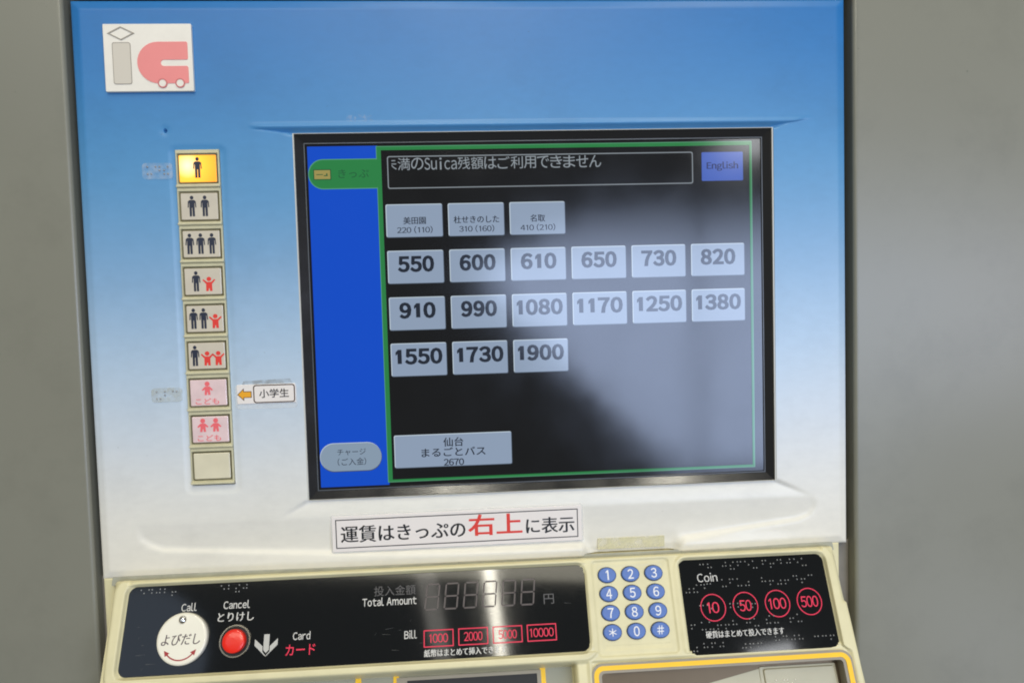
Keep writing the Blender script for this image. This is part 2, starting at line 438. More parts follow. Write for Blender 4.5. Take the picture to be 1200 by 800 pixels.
def heightfield(name, xs, ys, H, keep, skirt, m_, parent, Mw):
    """relief sheet: H(X,Y) height, keep(X,Y) of cell centres, walls down to `skirt` on all edges"""
    X, Y = np.meshgrid(xs, ys); Z = H(X, Y)
    nx, ny = len(xs), len(ys)
    cx = (xs[:-1] + xs[1:]) / 2; cy = (ys[:-1] + ys[1:]) / 2
    K = keep(*np.meshgrid(cx, cy))
    idx = lambda j, i: j * nx + i
    jj, ii = np.nonzero(K)
    F = np.stack([jj * nx + ii, jj * nx + ii + 1, (jj + 1) * nx + ii + 1, (jj + 1) * nx + ii], 1)
    V = [tuple(v) for v in (np.stack([X, Y, Z], -1).reshape(-1, 3) * MM)]
    faces = [tuple(int(a) for a in f) for f in F]; sm = [True] * len(faces)
    Kp = np.pad(K, 1)
    def wall(a, b):
        k = len(V)
        for q in (a, b):
            V.append(V[q])
        for q in (a, b):
            V.append((V[q][0], V[q][1], skirt * MM))
        faces.append((k + 1, k, k + 2, k + 3)); sm.append(False)
    for j, i in zip(jj, ii):
        if not Kp[j, i + 1]: wall(idx(j, i), idx(j, i + 1))
        if not Kp[j + 2, i + 1]: wall(idx(j + 1, i + 1), idx(j + 1, i))
        if not Kp[j + 1, i]: wall(idx(j + 1, i), idx(j, i))
        if not Kp[j + 1, i + 2]: wall(idx(j, i + 1), idx(j + 1, i + 1))
    me = bpy.data.meshes.new(name); me.from_pydata(V, [], faces)
    me.polygons.foreach_set('use_smooth', sm)
    bm = bmesh.new(); bm.from_mesh(me)
    bmesh.ops.delete(bm, geom=[v for v in bm.verts if not v.link_faces], context='VERTS')
    bm.to_mesh(me); bm.free(); me.update()
    return new_obj(name, me, m_, parent, Mw)

def smooth(a, b, x):
    t = np.clip((x - a) / (b - a), 0, 1); return t * t * (3 - 2 * t)
def sdf_poly(P, X, Y):
    """signed distance, positive inside"""
    P = np.array(P, float); d = np.full(X.shape, 1e9); ins = np.zeros(X.shape, bool)
    for k in range(len(P)):
        a = P[k]; b = P[(k + 1) % len(P)]; e = b - a
        t = np.clip(((X - a[0]) * e[0] + (Y - a[1]) * e[1]) / (e @ e), 0, 1)
        d = np.minimum(d, np.hypot(X - a[0] - t * e[0], Y - a[1] - t * e[1]))
        c = ((a[1] > Y) != (b[1] > Y)) & (X < (b[0] - a[0]) * (Y - a[1]) / (b[1] - a[1] + 1e-12) + a[0])
        ins ^= c
    return np.where(ins, d, -d)
def sd_rr(X, Y, x0, y0, x1, y1, r):
    """signed distance to a rounded rectangle, positive outside"""
    qx = np.abs(X - (x0 + x1) / 2) - (x1 - x0) / 2 + r; qy = np.abs(Y - (y0 + y1) / 2) - (y1 - y0) / 2 + r
    return np.hypot(np.maximum(qx, 0), np.maximum(qy, 0)) + np.minimum(np.maximum(qx, qy), 0) - r

# ================================================================== SETTING: grey walls either side
def wall(name, x0, x1, y0, y1, r):
    b = B()
    b.slab(rrect(x0, y0, x1, y1, 2.0, 3), -120, 0, r, seg=9)
    o = b.obj(name, M['grey'], None, PAN); o['kind'] = 'structure'
    return o
wall('wall_left', -900, -300.2, -700, 700, 2.6)
wall('wall_right', 216.6, 900, -700, 700, 2.6)
b = B(); b.slab(rect(-300, 213.5, 216.4, 700), -120, -2, 2, seg=3); o = b.obj('wall_above', M['grey'], None, PAN); o['kind'] = 'structure'

# ================================================================== THE TICKET MACHINE
mach = thing('ticket_machine', (-0.043, 0.06, -0.45), 'wall-mounted ticket machine with blue to white front, fare touch screen and cream lower deck', 'ticket machine')

b = B()
b.slab(rect(-330, -420, 250, 210), -140, -40)                        # dark hollow behind the front
b.slab(rect(-285, -160, 200, 200), -40, -9)
b.obj('cabinet', M['dark'], mach, PAN)
b = B(); b.slab(rect(-295.5, -420, 205.5, -167.2), -60, -1.5, 1.0); b.obj('lower_body', M['cream'], mach, PAN)
b = B(); b.slab(rect(-304, -420, -297.5, -168), -60, -9, 0.6); b.obj('side_gasket', M['gapstrip'], mach, PAN)
b = B(); b.slab(rect(206.5, -420, 216.5, -168), -60, -9, 0.6); b.obj('side_gasket', M['gapstrip'], mach, PAN)

# ---- front panel relief
TRAY = [(-272, -131), (-273, -137), (-270.7, -143.5), (-264.4, -148.3), (-256.3, -151.6), (-200, -155.6), (-139.7, -159.2), (-60, -161.3), (23, -162.0),
        (40, -178), (72, -178), (92, -166), (96, -160.2), (140.4, -155.0), (175, -151.0), (184, -147.8), (188.6, -143.0), (189.8, -138), (187, -131)]
def panel_H(X, Y):
    H = np.zeros_like(X)
    # chamfer all round
    d = np.minimum.reduce([X + 296.4, 211.5 - X, 206.4 - Y, Y + 168.0])
    H -= 1.9 * (1 - np.clip(d / 6.0, 0, 1)) + 1.4 * (1 - np.clip(d / 1.4, 0, 1)) ** 2
    # ramp down to the screen above the bezel, ends cut diagonally
    u = np.clip((128.2 - Y) / 7.6, 0, 1)
    left = -183 + (Y - 123.5) * -7.2; left = np.where(Y < 123.5, -159.6 - (Y - 120.6) / 2.9 * 23.5, -183 - (Y - 123.5) * 0.8)
    right = 159.4 + (Y - 120.4) * 4.05
    lat = smooth(-3, 4, X - left) * smooth(-3, 4, right - X)
    H += (0.9 * smooth(0, .42, u) - 3.6 * smooth(.38, 1.0, u)) * lat * (Y > 119)
    # ramp below the bezel
    u = np.clip((Y + 134.5) / 13.8, 0, 1)
    left = -159.6 - (-120.7 - Y) * 1.8; right = 159.4 + (-120.7 - Y) * 2.2
    lat = smooth(-1.5, 1.5, X - left) * smooth(-1.5, 1.5, right - X)
    H -= 2.6 * u ** 1.6 * lat * (Y < -119)
    # shallow tray under the screen, deepest at its lower lip
    D = sdf_poly(TRAY, X, Y)
    H -= 1.9 * smooth(0, 4.2, D) * smooth(-128, -152, Y)
    # swelling lower lip, broken above the keypad
    s = smooth(-294, 10, X) * (1 - smooth(22, 27, X)) + 0.75 * smooth(87, 93, X) * (1 - smooth(93, 209, X))
    H += 2.6 * s * smooth(-155, -164, Y)
    H -= 1.0 * smooth(23, 29, X) * (1 - smooth(85, 92, X)) * smooth(-150, -163, Y)
    # moulded ridge right of the notch
    Q = (X - 91.5) * 0.45 + (Y + 166) * -0.55 * 1.0
    # lightly dished surround of the passenger buttons
    db = sd_rr(X, Y, -236.5, -110.5, -205.8, 111, 2)
    H -= 0.7 * (1 - smooth(0, 3.5, db))
    # tiny dent of the empty screw hole
    H -= 3.0 * (1 - smooth(0.6, 1.6, np.hypot((X + 240.5) * 1.2, Y - 123.4))) + 0.25 * (1 - smooth(1.5, 4, np.hypot(X + 240.5, Y - 123.4)))
    return H
def panel_keep(X, Y):
    scr = (np.abs(X) < 160.3) & (np.abs(Y) < 120.9)
    btn = (X > -234.8) & (X < -207.0) & (Y > -107.6) & (Y < 111)
    notch = (X > 26.5) & (X < 88) & (Y < -166.5)
    return ~(scr | btn | notch)
fine = [-167.3, -166.5, -165, -162, 200.4, 205, 205.7, 111, -107.6, 120.9, -120.9, 122, 124, 126, 128.2, 128.8]
xs = breaks(-296.4, 211.5, 1.5, [-295.7, -295, -290.4, 205.5, 210.1, 210.8, -160.3, 160.3, -234.8, -207.0, -237, -205, 26.5, 88, -242, -241.5, -241, -240.5, -240, -239.5, -239] + [-243 + .3 * k for k in range(17)])
ys = breaks(-168.0, 206.4, 1.4, fine + [121 + .35 * k for k in range(14)])
heightfield('front_panel', xs, ys, panel_H, panel_keep, -9, M['panel'], mach, PAN)

# ---- plate with the pictured i and C
sg = B().slab(rrect(-275, 147.7, -220.3, 190.0, 0.8, 3), -0.5, 2.2, 0.4).obj('emblem_plate', M['white'], mach, PAN)
dia_o = [(-255.2, 184.0), (-263.8, 188.3), (-272.3, 184.0), (-263.8, 179.6)]; dia_i = inset(dia_o, 0.75)
B().frame(dia_o, dia_i, 2.0, 2.5).obj('diamond_outline', M['signline'], sg, PAN)
q = B(); q.frame(rrect(-269.6, 152.3, -258.2, 178.4, 1.4, 4), rrect(-269.2, 152.7, -258.6, 178.0, 1.1, 4), 2.0, 2.5, 1); q.slab(rrect(-269.2, 152.7, -258.6, 178.0, 1.1, 4), 2.0, 2.42)
q.obj('bar', [M['signgrey'], M['signline']], sg, PAN)
def c_outline(g=0):
    cx, cy, r = -241.5, 165.6, 13.0 + g
    P = []
    P += [(-223.6 + g, 178.6 + g)]
    for k in range(17):
        a = math.radians(90 + 180 * k / 16); P.append((cx + r * math.cos(a), cy + r * math.sin(a)))
    P += [(-223.6 + g, 152.6 - g), (-223.0 + g, 153.2), (-223.0 + g, 163.2 + g - 0.7), (-223.7 + g, 163.4 + g * .2)]
    P += [(-238.0, 163.4 + g * 0)]
    for k in range(7):
        a = math.radians(-90 - 180 * k / 6); P.append((-238.0 + 2.0 * math.cos(a), 165.4 + 2.0 * math.sin(a)))
    P += [(-223.7 + g, 167.4), (-223.0 + g, 168.0), (-223.0 + g, 178.0)]
    return P
q = B(); P = c_outline(0); q.slab(P, 2.0, 2.5); q.obj('red_train_emblem', M['signpink'], sg, PAN)
for cx in (-239.4, -228.5):
    q = B(); q.frame(ell(cx, 152.7, 3.0, 3.0), ell(cx, 152.7, 2.2, 2.2), 2.0, 2.75, 1); q.slab(ell(cx, 152.7, 2.2, 2.2), 2.0, 2.6)
    q.obj('wheel', [M['white'], M['pinkline']], sg, PAN)

# ---- passenger buttons
def adult(cx, cy, H=13.2):
    k = H / 13.2; S = []
    S.append(ell(cx, cy + 5.4 * k, 1.15 * k, 1.25 * k, 16))
    S.append([(cx + x * k, cy + y * k) for x, y in [(-1.5, 3.9), (-2.5, 3.0), (-2.75, -0.9), (-2.1, -0.9), (-1.85, 2.0), (-1.65, 2.0), (-1.65, -6.6), (-0.25, -6.6), (-0.18, -1.2), (0.18, -1.2), (0.25, -6.6),
                                                     (1.65, -6.6), (1.65, 2.0), (1.85, 2.0), (2.1, -0.9), (2.75, -0.9), (2.5, 3.0), (1.5, 3.9)]][::-1])
    return S
def child_up(cx, cy):
    return [ell(cx, cy + 3.4, 1.5, 1.45, 16),
            [(cx + x, cy + y) for x, y in [(-4.1, 2.7), (-1.9, 0.3), (-2.0, -4.4), (-0.45, -4.4), (-0.2, -2.6), (0.2, -2.6), (0.45, -4.4), (2.0, -4.4), (1.9, 0.3), (4.1, 2.7), (3.5, 3.4), (1.3, 1.5), (-1.3, 1.5), (-3.5, 3.4)]]]
def child_down(cx, cy):
    return [ell(cx, cy + 2.9, 1.6, 1.6, 16),
            [(cx + x, cy + y) for x, y in [(-1.5, 1.2), (-3.6, -0.9), (-3.0, -1.6), (-1.6, -0.7), (-1.9, -4.4), (-0.4, -4.4), (-0.2, -2.5), (0.2, -2.5), (0.4, -4.4), (1.9, -4.4), (1.6, -0.7), (3.0, -1.6), (3.6, -0.9), (1.5, 1.2)]]]
def symbol(name, polys, h, m_, parent, Mw):
    q = B()
    for i, P in enumerate(polys): q.flat(P, h + 0.02 * i)
    return q.obj(name, m_, parent, Mw)

def frame_mesh():
    q = B(); W, Hh = 13.8, 12.1
    # outer rim and the ledge below
    q.rings([[(x, y, z) for x, y in rect(-a, -c, a, d)] for a, c, d, z in [(W, Hh, Hh, -8), (W, Hh, Hh, 0.0), (13.4, 11.8, 11.6, 0.6), (12.9, 9.9, 9.9, 0.6), (12.5, 9.4, 9.4, -0.6), (12.3, 9.2, 9.2, -1.6)]], cap=False)
    q.slab(rrect(-13.9, -12.0, 13.9, -10.4, 0.5, 2), 0.3, 1.7, 0.6)
    q.slab([(x, y) for x, y in rect(-12.6, -9.5, 12.6, 9.5)], -8, -1.6, 0, mi=1)
    q.frame(rrect(-12.35, -9.25, 12.35, 9.25, 0.6, 2), rrect(-11.75, -8.65, 11.75, 8.65, 0.5, 2), -1.6, 0.15, 1)
    return q.mesh('passenger_button')
fm = frame_mesh(); fm.materials.append(M['cream2']); fm.materials.append(M['bronze'])
lens_me = B().slab(rrect(-11.65, -8.55, 11.65, 8.55, 0.6, 3), -1.5, 0.5, 0.4, seg=2).mesh('lens')
CONT = [('lit', [('a', 0)]), ('lensw', [('a', -4.6), ('a', 3.6)]), ('lensw', [('a', -7.3), ('a', -0.4), ('a', 6.7)]),
        ('lensw', [('a', -4.3), ('c', 3.8)]), ('lensw', [('a', -7.2), ('a', -0.8), ('c', 6.6)]), ('lensw', [('a', -7.4), ('c', 0.3), ('c', 7.4)]),
        ('lensp', [('d', -0.6)]), ('lensp', [('d', -4.7), ('d', 3.6)]), ('lensblank', [])]
LB = ['lit amber button with one adult figure', 'button with two adult figures', 'button with three adult figures', 'button with one adult and one child with raised arms',
      'button with two adults and one red child', 'button with one adult and two red children', 'pale pink button with one child figure over kana', 'pale pink button with two child figures over kana', 'blank cream button at the foot of the column']
for i, (lm, fig) in enumerate(CONT):
    z = 99.0 - 24.2 * i
    x = -220.95 + random.uniform(-.12, .12)
    Mw = at('p', x, z, 0.3)
    fo = new_obj('passenger_button', fm, [M['cream2'], M['bronze']], mach, Mw, LB[i])
    lo = new_obj('lens', lens_me.copy(), M[lm], fo, Mw)
    for t, dx in fig:
        if t == 'a': symbol('adult_figure', adult(dx, 0.2 if i else 0.6, 13.2 if i != 3 else 13.0), 0.56, M['navy'], fo, Mw)
        if t == 'c': symbol('child_figure', child_up(dx, -1.9), 0.56, M['red'], fo, Mw)
        if t == 'd': symbol('child_figure', child_down(dx, 2.9), 0.56, M['pinkred'], fo, Mw)
    if lm == 'lensp': text('こども', 'p', x - 8.4, x + 6.6, z - 7.6, z - 3.6, 0.88, M['pinkred'], fo, bold=0.01)

# ---- screen bezel (mitred, sloping in to the glass)
b = B()
prof = [(0, -9), (0, -1.7), (0.5, -1.4), (5.1, -4.5), (5.3, -4.1), (5.9, -4.1), (6.3, -5.0), (7.3, -5.3)]
R_ = []
for d, h in prof: R_.append([(x, y, h) for x, y in rect(-159.5 + d, -120.8 + d, 159.4 - d, 120.6 - d)])
n0 = len(b.f); b.rings(R_, cap=False)
for k in range(len(prof) - 1):
    for i in range(4):
        if k in (3, 4): b.mi[n0 + k * 4 + i] = 1
bz = b.obj('screen_bezel', [M['bezel'], M['bezel_lip']], mach, PAN)
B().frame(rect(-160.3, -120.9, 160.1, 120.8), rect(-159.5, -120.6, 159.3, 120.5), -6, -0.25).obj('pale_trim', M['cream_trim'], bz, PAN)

# ---- the touch screen
SH = -5.0
scr = B().slab(rect(-154.5, -116, 154.5, 116), -8, SH, 0).obj('touch_screen', M['s_black'], mach, PAN)
def flat(name, P, h, m_, parent, label=None, base=None):
    cx = sum(p[0] for p in P) / len(P); cy = sum(p[1] for p in P) / len(P)
    return B().flat([(x - cx, y - cy) for x, y in P], 0).obj(name, m_, parent, PAN @ Matrix.Translation((cx * MM, cy * MM, h * MM)), label)
flat('blue_side_field', rect(-152.2, -113.5, -106.5, 113.2), SH + 0.08, M['s_blue'], scr)
# green outline
b = B(); b.frame(rect(-106.9, -111.9, 147.1, 112.8), rect(-104.2, -110.1, 145.5, 110.2), SH + 0.02, SH + 0.16)
b.slab(rrect(-151.9, 85.4, -104.2, 104.6, 9.4, 8, (0, 0, 1, 1)), SH + 0.02, SH + 0.18)
b.frame(rect(-107.4, -111.9, 147.1, 112.9), rect(-106.9, -111.4, 146.6, 112.4), SH + 0.02, SH + 0.20, 1)
b.frame(rrect(-152.1, 85.2, -107.4, 104.9, 9.6, 8, (0, 0, 1, 1)), rrect(-151.5, 85.8, -106.9, 104.3, 9.2, 8, (0, 0, 1, 1)), SH + 0.02, SH + 0.22, 1)
b.slab(rect(-107.6, 85.9, -104.3, 104.2), SH + 0.02, SH + 0.24)
tab = b.obj('ticket_tab', [M['s_green'], M['s_greenlight']], mach, PAN)
q = B(); q.frame(rect(-148.8, 91.3, -137.2, 98.3), rect(-148.2, 91.9, -137.8, 97.7), SH + .1, SH + .30, 1); q.flat(rect(-148.2, 91.9, -137.8, 97.7), SH + .28)
q.flat(rect(-146.8, 94.6, -142.5, 95.1), SH + .32, 1); q.flat(rect(-142.0, 93.8, -139.4, 94.4), SH + .32, 1); q.flat(rect(-140.4, 94.4, -139.6, 95.6), SH + .32, 1)
q.obj('ticket_icon', [M['s_tan'], M['s_greenink']], tab, PAN)
text('きっぷ', 'p', -132.6, -112.6, 92.4, 98.0, SH + 0.30, M['s_greenink'], tab)
# message box
b = B(); b.frame(rrect(-100.3, 84.8, 106.1, 106.2, 1.4, 3), rrect(-99.7, 85.4, 105.5, 105.6, 1.0, 3), SH + 0.02, SH + 0.10)
mb = b.obj('message_box', M['s_white'], mach, PAN)
pitch = 8.85; xx = -102.6; yb, yt = 96.9, 105.0
for ch in '未満のSuica残額はご利用できません':
    half = ord(ch) < 128
    wd = pitch / 2 if half else pitch
    g = 0.35
    top, bot = yt, yb
    x0, x1 = xx + g, xx + wd - g
    if ch in 'uica': top = yt - 2.0 if ch != 'i' else yt - 0.2
    if ch == 'S': top = yt - 0.2
    if ch == 'i': x0 += 1.1; x1 -= 1.1
    text(ch, 'p', x0, x1, bot, top, SH + 0.12, M['s_white'], mb, clip=-97.4 if ch == '未' else None, bold=0.0)
    xx += wd
# fare buttons
def fare_button(x0, x1, z0, z1, lines, label, big=True):
    cx, cz = (x0 + x1) / 2, (z0 + z1) / 2
    q = B(); a, c = (x1 - x0) / 2, (z1 - z0) / 2
    q.flat(rrect(-a, -c, a, c, 1.1, 3), 0.04, 2); q.flat([(x - 0.25, y + 0.3) for x, y in rrect(-a + .25, -c + .3, a - .25, c - .3, 1.0, 3)], 0.08, 1); q.flat([(x + 0.05, y - 0.05) for x, y in rrect(-a + .5, -c + .5, a - .5, c - .5, 0.9, 3)], 0.12, 0)
    o = q.obj('fare_button', [M['s_btn'], M['s_btnlight'], M['s_btndark']], mach, at('p', cx, cz, SH + 0.05), label)
    for (s, w_, zc, h_, bo, *gp) in lines:
        text(s, 'p', cx - w_ / 2, cx + w_ / 2, zc - h_ / 2, zc + h_ / 2, SH + 0.24, M['s_ink'], o, bold=bo, gap=gp[0] if gp else 0.1, fat=0.22 if gp else 0.06)
colx = lambda c: -102.4 + 41.25 * c
rows = [(74.5, 52.4), (43.8, 21.6), (12.8, -9.6), (-18.1, -40.6)]
r0 = [('美田園', 15, '220 (110)'), ('杜せきのした', 30.5, '310 (160)'), ('名取', 10, '410 (210)')]
for c, (nm, w_, pr) in enumerate(r0):
    fare_button(colx(c), colx(c) + 37.8, rows[0][1], rows[0][0], [(nm, w_, 63.4 + .2, 4.9, 0.006), (pr.replace(' ', ' '), 23.6, 57.4, 4.7, 0.0)], 'small pale button reading %s and %s' % (nm, pr))
vals = [['550', '600', '610', '650', '730', '820'], ['910', '990', '1080', '1170', '1250', '1380'], ['1550', '1730', '1900']]
for r, row in enumerate(vals):
    zt, zb = rows[r + 1]
    for c, v in enumerate(row):
        w_ = (24.3 if len(v) == 3 else 32.6) - (1.2 if v[0] == '1' else 0)
        fare_button(colx(c), colx(c) + 37.6, zb, zt, [(v, w_, zt - 9.0, 10.9, 0.038, 0.12)], 'pale button reading %s' % v)
fare_button(-102.4, -22.6, -102.8, -80.2, [('仙台', 13.6, -85.9, 6.2, 0.008), ('まるごとバス', 43.5, -92.6, 6.0, 0.008), ('2670', 13.8, -99.7, 4.6, 0.012)], 'wide pale button reading 仙台 まるごとバス 2670')
q = B(); q.slab(rrect(112.2, 86.4, 140.9, 105.7, 0.7, 3), SH + .02, SH + .12); eb = q.obj('language_button', M['s_eng'], mach, PAN, 'blue button reading English')
text('English', 'p', 115.6, 137.6, 93.0, 99.2, SH + .16, M['s_engink'], eb, bold=0.006, fat=0.15)
q = B(); q.flat(rrect(-152.0, -103.4, -110.9, -84.4, 9.3, 8), SH + .10, 2); q.flat(rrect(-152.1, -102.7, -111.3, -83.8, 9.2, 8), SH + .14, 1); q.flat(rrect(-151.8, -102.9, -111.1, -84.2, 9.2, 8), SH + .18, 0)
cb = q.obj('charge_button', [M['s_pill'], M['s_btnlight'], M['s_btndark']], mach, PAN, 'rounded grey button reading チャージ (ご入金)')
text('チャージ', 'p', -140.5, -121.5, -92.3, -88.0, SH + .22, M['s_ink'], cb)
text('(ご入金)', 'p', -140.5, -121.5, -99.2, -94.2, SH + .22, M['s_ink'], cb)

# ---- films, tape and other marks stuck on the front
def braille(name, cells, fr, x, y, h, parent, r=0.55, hh=0.35, pd=2.3, pc=5.4, m_='dot', seed=1):
    rnd = random.Random(seed); q = B()
    for c in range(cells):
        pat = rnd.choice([(0, 1, 3), (0, 3), (1, 2, 4), (0, 2, 5), (0, 1), (1, 3, 4), (2, 4, 5), (0, 4), (1, 2, 3, 5), (0, 3, 4)])
        for k in pat:
            px = c * pc + (k // 3) * pd; py = -(k % 3) * pd
            q.rings([[(px + r * f * math.cos(2 * math.pi * t / 8), py + r * f * math.sin(2 * math.pi * t / 8), z) for t in range(8)] for f, z in ((1, 0), (0.8, hh * .6), (0.35, hh))], smooth=True)
    return q.obj(name, M[m_], parent, at(fr, x, y, h))
for (x0, x1, z0, z1, k) in ((-256, -237, 92.5, 103.0, 3), (-257.6, -238.0, -51.5, -42.2, 4)):
    fl = B().slab(rrect(x0, z0, x1, z1, 2.0, 4), -0.1, 0.5, 0.3).obj('braille_sticker', M['film' if k == 3 else 'film2'], mach, PAN)
    braille('braille_dots', 3, 'p', x0 + 3.4, z1 - 2.4, 0.45, fl, 0.6, 0.35, 2.3, 5.2, seed=k)
B().slab(rrect(34.4, -164.0, 81.0, -156.4, 0.3, 2), -4, 0.35 - 2.0, 0.1).obj('tape_remnant', M['tape'], mach, PAN)
B().flat(rrect(-125.5, 125.8, -107.5, 132.2, 3.0, 4), 0.06).obj('glue_smear', film('faint_glue', (0.75, 0.80, 0.85), (0.0, 0.25), 0.2, noise=420, lo=0.45, hi=0.65), mach, PAN)
B().flat([(-199.5, -41.9), (-167.0, -41.6), (-168.5, -38.6), (-198.5, -39.6)], 0.08).obj('glue_residue', M['glue'], mach, PAN)

# ---- console deck
DECK_L = (-275.3, 8.0, 23.3, 62.0)        # left black plate  u0 v0 u1 v1
DECK_R = (87.0, 8.4, 188.6, 67.6)
def deck_H(X, Yn):
    V = -Yn
    H = np.zeros_like(X)
    dl = sd_rr(X, V, *DECK_L, 5.5)
    dr = sd_rr(X, V, *DECK_R, 5.5)
    dk = sd_rr(X, V, 27.6, 6.3, 81.0, 66.0, 3)
    # rim round the left plate and the right plate
    rim = lambda d, w_: smooth(0.0, 1.4, d) * (1 - smooth(w_ - 2.5, w_ + 1.0, d))
    wl = np.where(X < -275, 9.5, np.where(V > 62, 6.5, np.where(V < 8, 4.2, 2.6)))
    H += 2.6 * np.clip(rim(dl, wl), 0, 1)
    wr = np.where(X > 188, 8.0, np.where(V < 9, 4.4, np.where(V > 66, 0.9, 4.0)))
    H = np.maximum(H, 2.6 * rim(dr, wr))
    H = np.where((dl > 0) & (dr > 0) & (X > 20) & (X < 90), np.maximum(H, 1.3), H)
    H = np.where(dl < 0, -0.8, H); H = np.where(dr < 0, -0.8, H)
    # keypad bed, slightly sunk with a soft lower step
    H -= 0.9 * (1 - smooth(-1.2, 0.2, dk)) * ((X > 20) & (X < 90))
    H -= 0.4 * (1 - smooth(-5.5, -3.5, dk)) * ((X > 20) & (X < 90))
    
    # right rim carries on down beside the coin tray
    st = 188.6 + 4.4 * smooth(66, 71, V)
    H = np.where((V > 40) & (X > 188), 2.6 * smooth(0.0, 1.4, X - st), H)
    H = np.where((X > 23) & (X < 188), H * (1 - smooth(67.2, 69.2, V)) , H)
    # outer shoulders roll away
    H -= 10 * smooth(-283.5 + 0.04 * V, -288.5 + 0.04 * V, X) ** 1.5
    H -= 12 * smooth(196.2 + 0.02 * V, 199.5 + 0.02 * V, X) ** 1.5
    H -= 2.2 * smooth(5.3, 4.0, V)
    # banknote bay below the left plate
    bay = smooth(66.5, 71.5, V) ** 1.6 * (1 - smooth(11.2, 13.2, X)) * smooth(-283, -281, X)
    H = H * (1 - bay) - 14 * bay
    return H
xs = breaks(-289.5, 200.5, 1.6, [-288, -286.5, -285, -283.5, -281, -276, -275.3, -274.5, -273, 11, 12, 13.2, 20, 22, 23.3, 24, 25, 26, 27, 27.6, 28.2, 29, 30, 31, 32, 33.5, 75.5, 77, 78, 79.5, 80.4, 81, 81.6, 83, 84.5, 86, 87, 88,
                                   188, 188.6, 189.2, 190, 192, 193, 194, 196, 197, 198, 199, 200] + [-275.3 - .5 * k for k in range(8)] + [188.6 + .5 * k for k in range(8)])
ys = -breaks(4.1, 96, 1.3, [4.4, 4.7, 5, 5.5, 6, 6.6, 7, 7.5, 8, 8.4, 9, 10, 60, 61, 61.4, 62, 62.6, 63.2, 64, 65, 66, 66.6, 67.1, 67.6, 68.2, 68.8, 70, 71.5] + [62 + .5 * k for k in range(22)])[::-1]
def deck_keep(X, Y):
    V = -Y
    t = (X > 25.5) & (X < 188.5) & (V > 73.5)
    l = (X > -274) & (X < 22) & (V > 9.5) & (V < 60.5)
    return ~t
heightfield('lower_deck', xs, ys, deck_H, deck_keep, -16, M['cream'], mach, CON)

B().slab(rrect(-289, -6.5, 200, -1.2, 0.5, 2), -9, -4.6).obj('grey_strip', mat('grey_green_strip', (0.33, 0.33, 0.26), 0.5, var=0.12, vscale=90), mach, CON)  # plain grey-green strip between the front panel and the deck
def cpoly(P): return [(x, -y) for x, y in P][::-1]
def crr(u0, v0, u1, v1, r, n=5): return rrect(u0, -v1, u1, -v0, r, n)
lp = B().slab(crr(-275.0, 8.3, 23.0, 61.7, 5.2, 6), -2, -0.1, 0.25).obj('money_panel', M['black'], mach, CON, 'long black panel with call and cancel buttons and amount display')
rp = B().slab(crr(87.3, 8.7, 188.3, 69.2, 4.8, 6), -2, -0.1, 0.25).obj('coin_panel', M['black2'], mach, CON, 'black panel with red coin circles and braille')
T = 0.03
text('Call', 'c', -240.4, -230.7, 24.8, 19.8, T, M['lblwhite'], lp, bold=0.012)
text('Cancel', 'c', -213.8, -197.0, 24.6, 19.6, T, M['lblwhite'], lp, bold=0.012)
text('とりけし', 'c', -216.8, -193.8, 32.2, 26.8, T, M['lblwhite'], lp, fat=0.12)
text('Card', 'c', -168.2, -157.2, 45.4, 40.5, T, M['lblwhite'], lp, bold=0.012)
text('カード', 'c', -172.4, -153.6, 54.4, 48.0, T, M['lblred'], lp, bold=0.01)
text('投入金額', 'c', -117.2, -90.0, 21.6, 15.4, T, M['lbldim'], lp)
text('Total Amount', 'c', -124.6, -89.4, 27.6, 22.4, T, M['lblwhite'], lp, bold=0.012)
text('Bill', 'c', -97.2, -89.2, 48.4, 43.3, T, M['lblwhite'], lp, bold=0.01)
text('円', 'c', -5.6, 1.2, 31.8, 25.6, T, M['lbldim'], lp)
text('紙幣はまとめて挿入できます', 'c', -84.6, -31.6, 59.8, 55.4, T, M['lblwhite'], lp, fat=0.12)
for k, s in enumerate(['1000', '2000', '5000', '10000']):
    u = -84.8 + 22.33 * k
    fr_ = B().frame(crr(u, 43.8, u + 19.3, 54.1, .2, 1), crr(u + .65, 44.45, u + 18.65, 53.45, .2, 1), -0.05, 0.04).obj('note_box', M['lblred'], lp, CON)
    w_ = 12.0 if k < 3 else 15.6
    text(s, 'c', u + 9.65 - w_ / 2, u + 9.65 + w_ / 2, 51.6, 46.2, T, M['lblred'], fr_, bold=0.004)
# seven segment digits, unlit
def seg_mesh():
    q = B(); W, Hh, t = 8.2, 15.6, 1.0
    def bar(x0, y0, x1, y1):
        dx, dy = x1 - x0, y1 - y0; L = math.hypot(dx, dy); ux, uy = dx / L, dy / L; nx_, ny_ = -uy, ux; e = 0.25; c = t * .5
        P = [(x0 + ux * e, y0 + uy * e), (x0 + ux * (e + c) - nx_ * c, y0 + uy * (e + c) - ny_ * c), (x1 - ux * (e + c) - nx_ * c, y1 - uy * (e + c) - ny_ * c), (x1 - ux * e, y1 - uy * e),
             (x1 - ux * (e + c) + nx_ * c, y1 - uy * (e + c) + ny_ * c), (x0 + ux * (e + c) + nx_ * c, y0 + uy * (e + c) + ny_ * c)]
        q.flat([(x + 0.11 * y, y) for x, y in P], 0)
    h2 = Hh / 2; w2 = W / 2
    for a in [(-w2, h2, w2, h2), (-w2, 0, w2, 0), (-w2, -h2, w2, -h2), (-w2, 0, -w2, h2), (w2, 0, w2, h2), (-w2, -h2, -w2, 0), (w2, -h2, w2, 0)]: bar(*a)
    return q.mesh('digit_segments')
sm_ = seg_mesh()
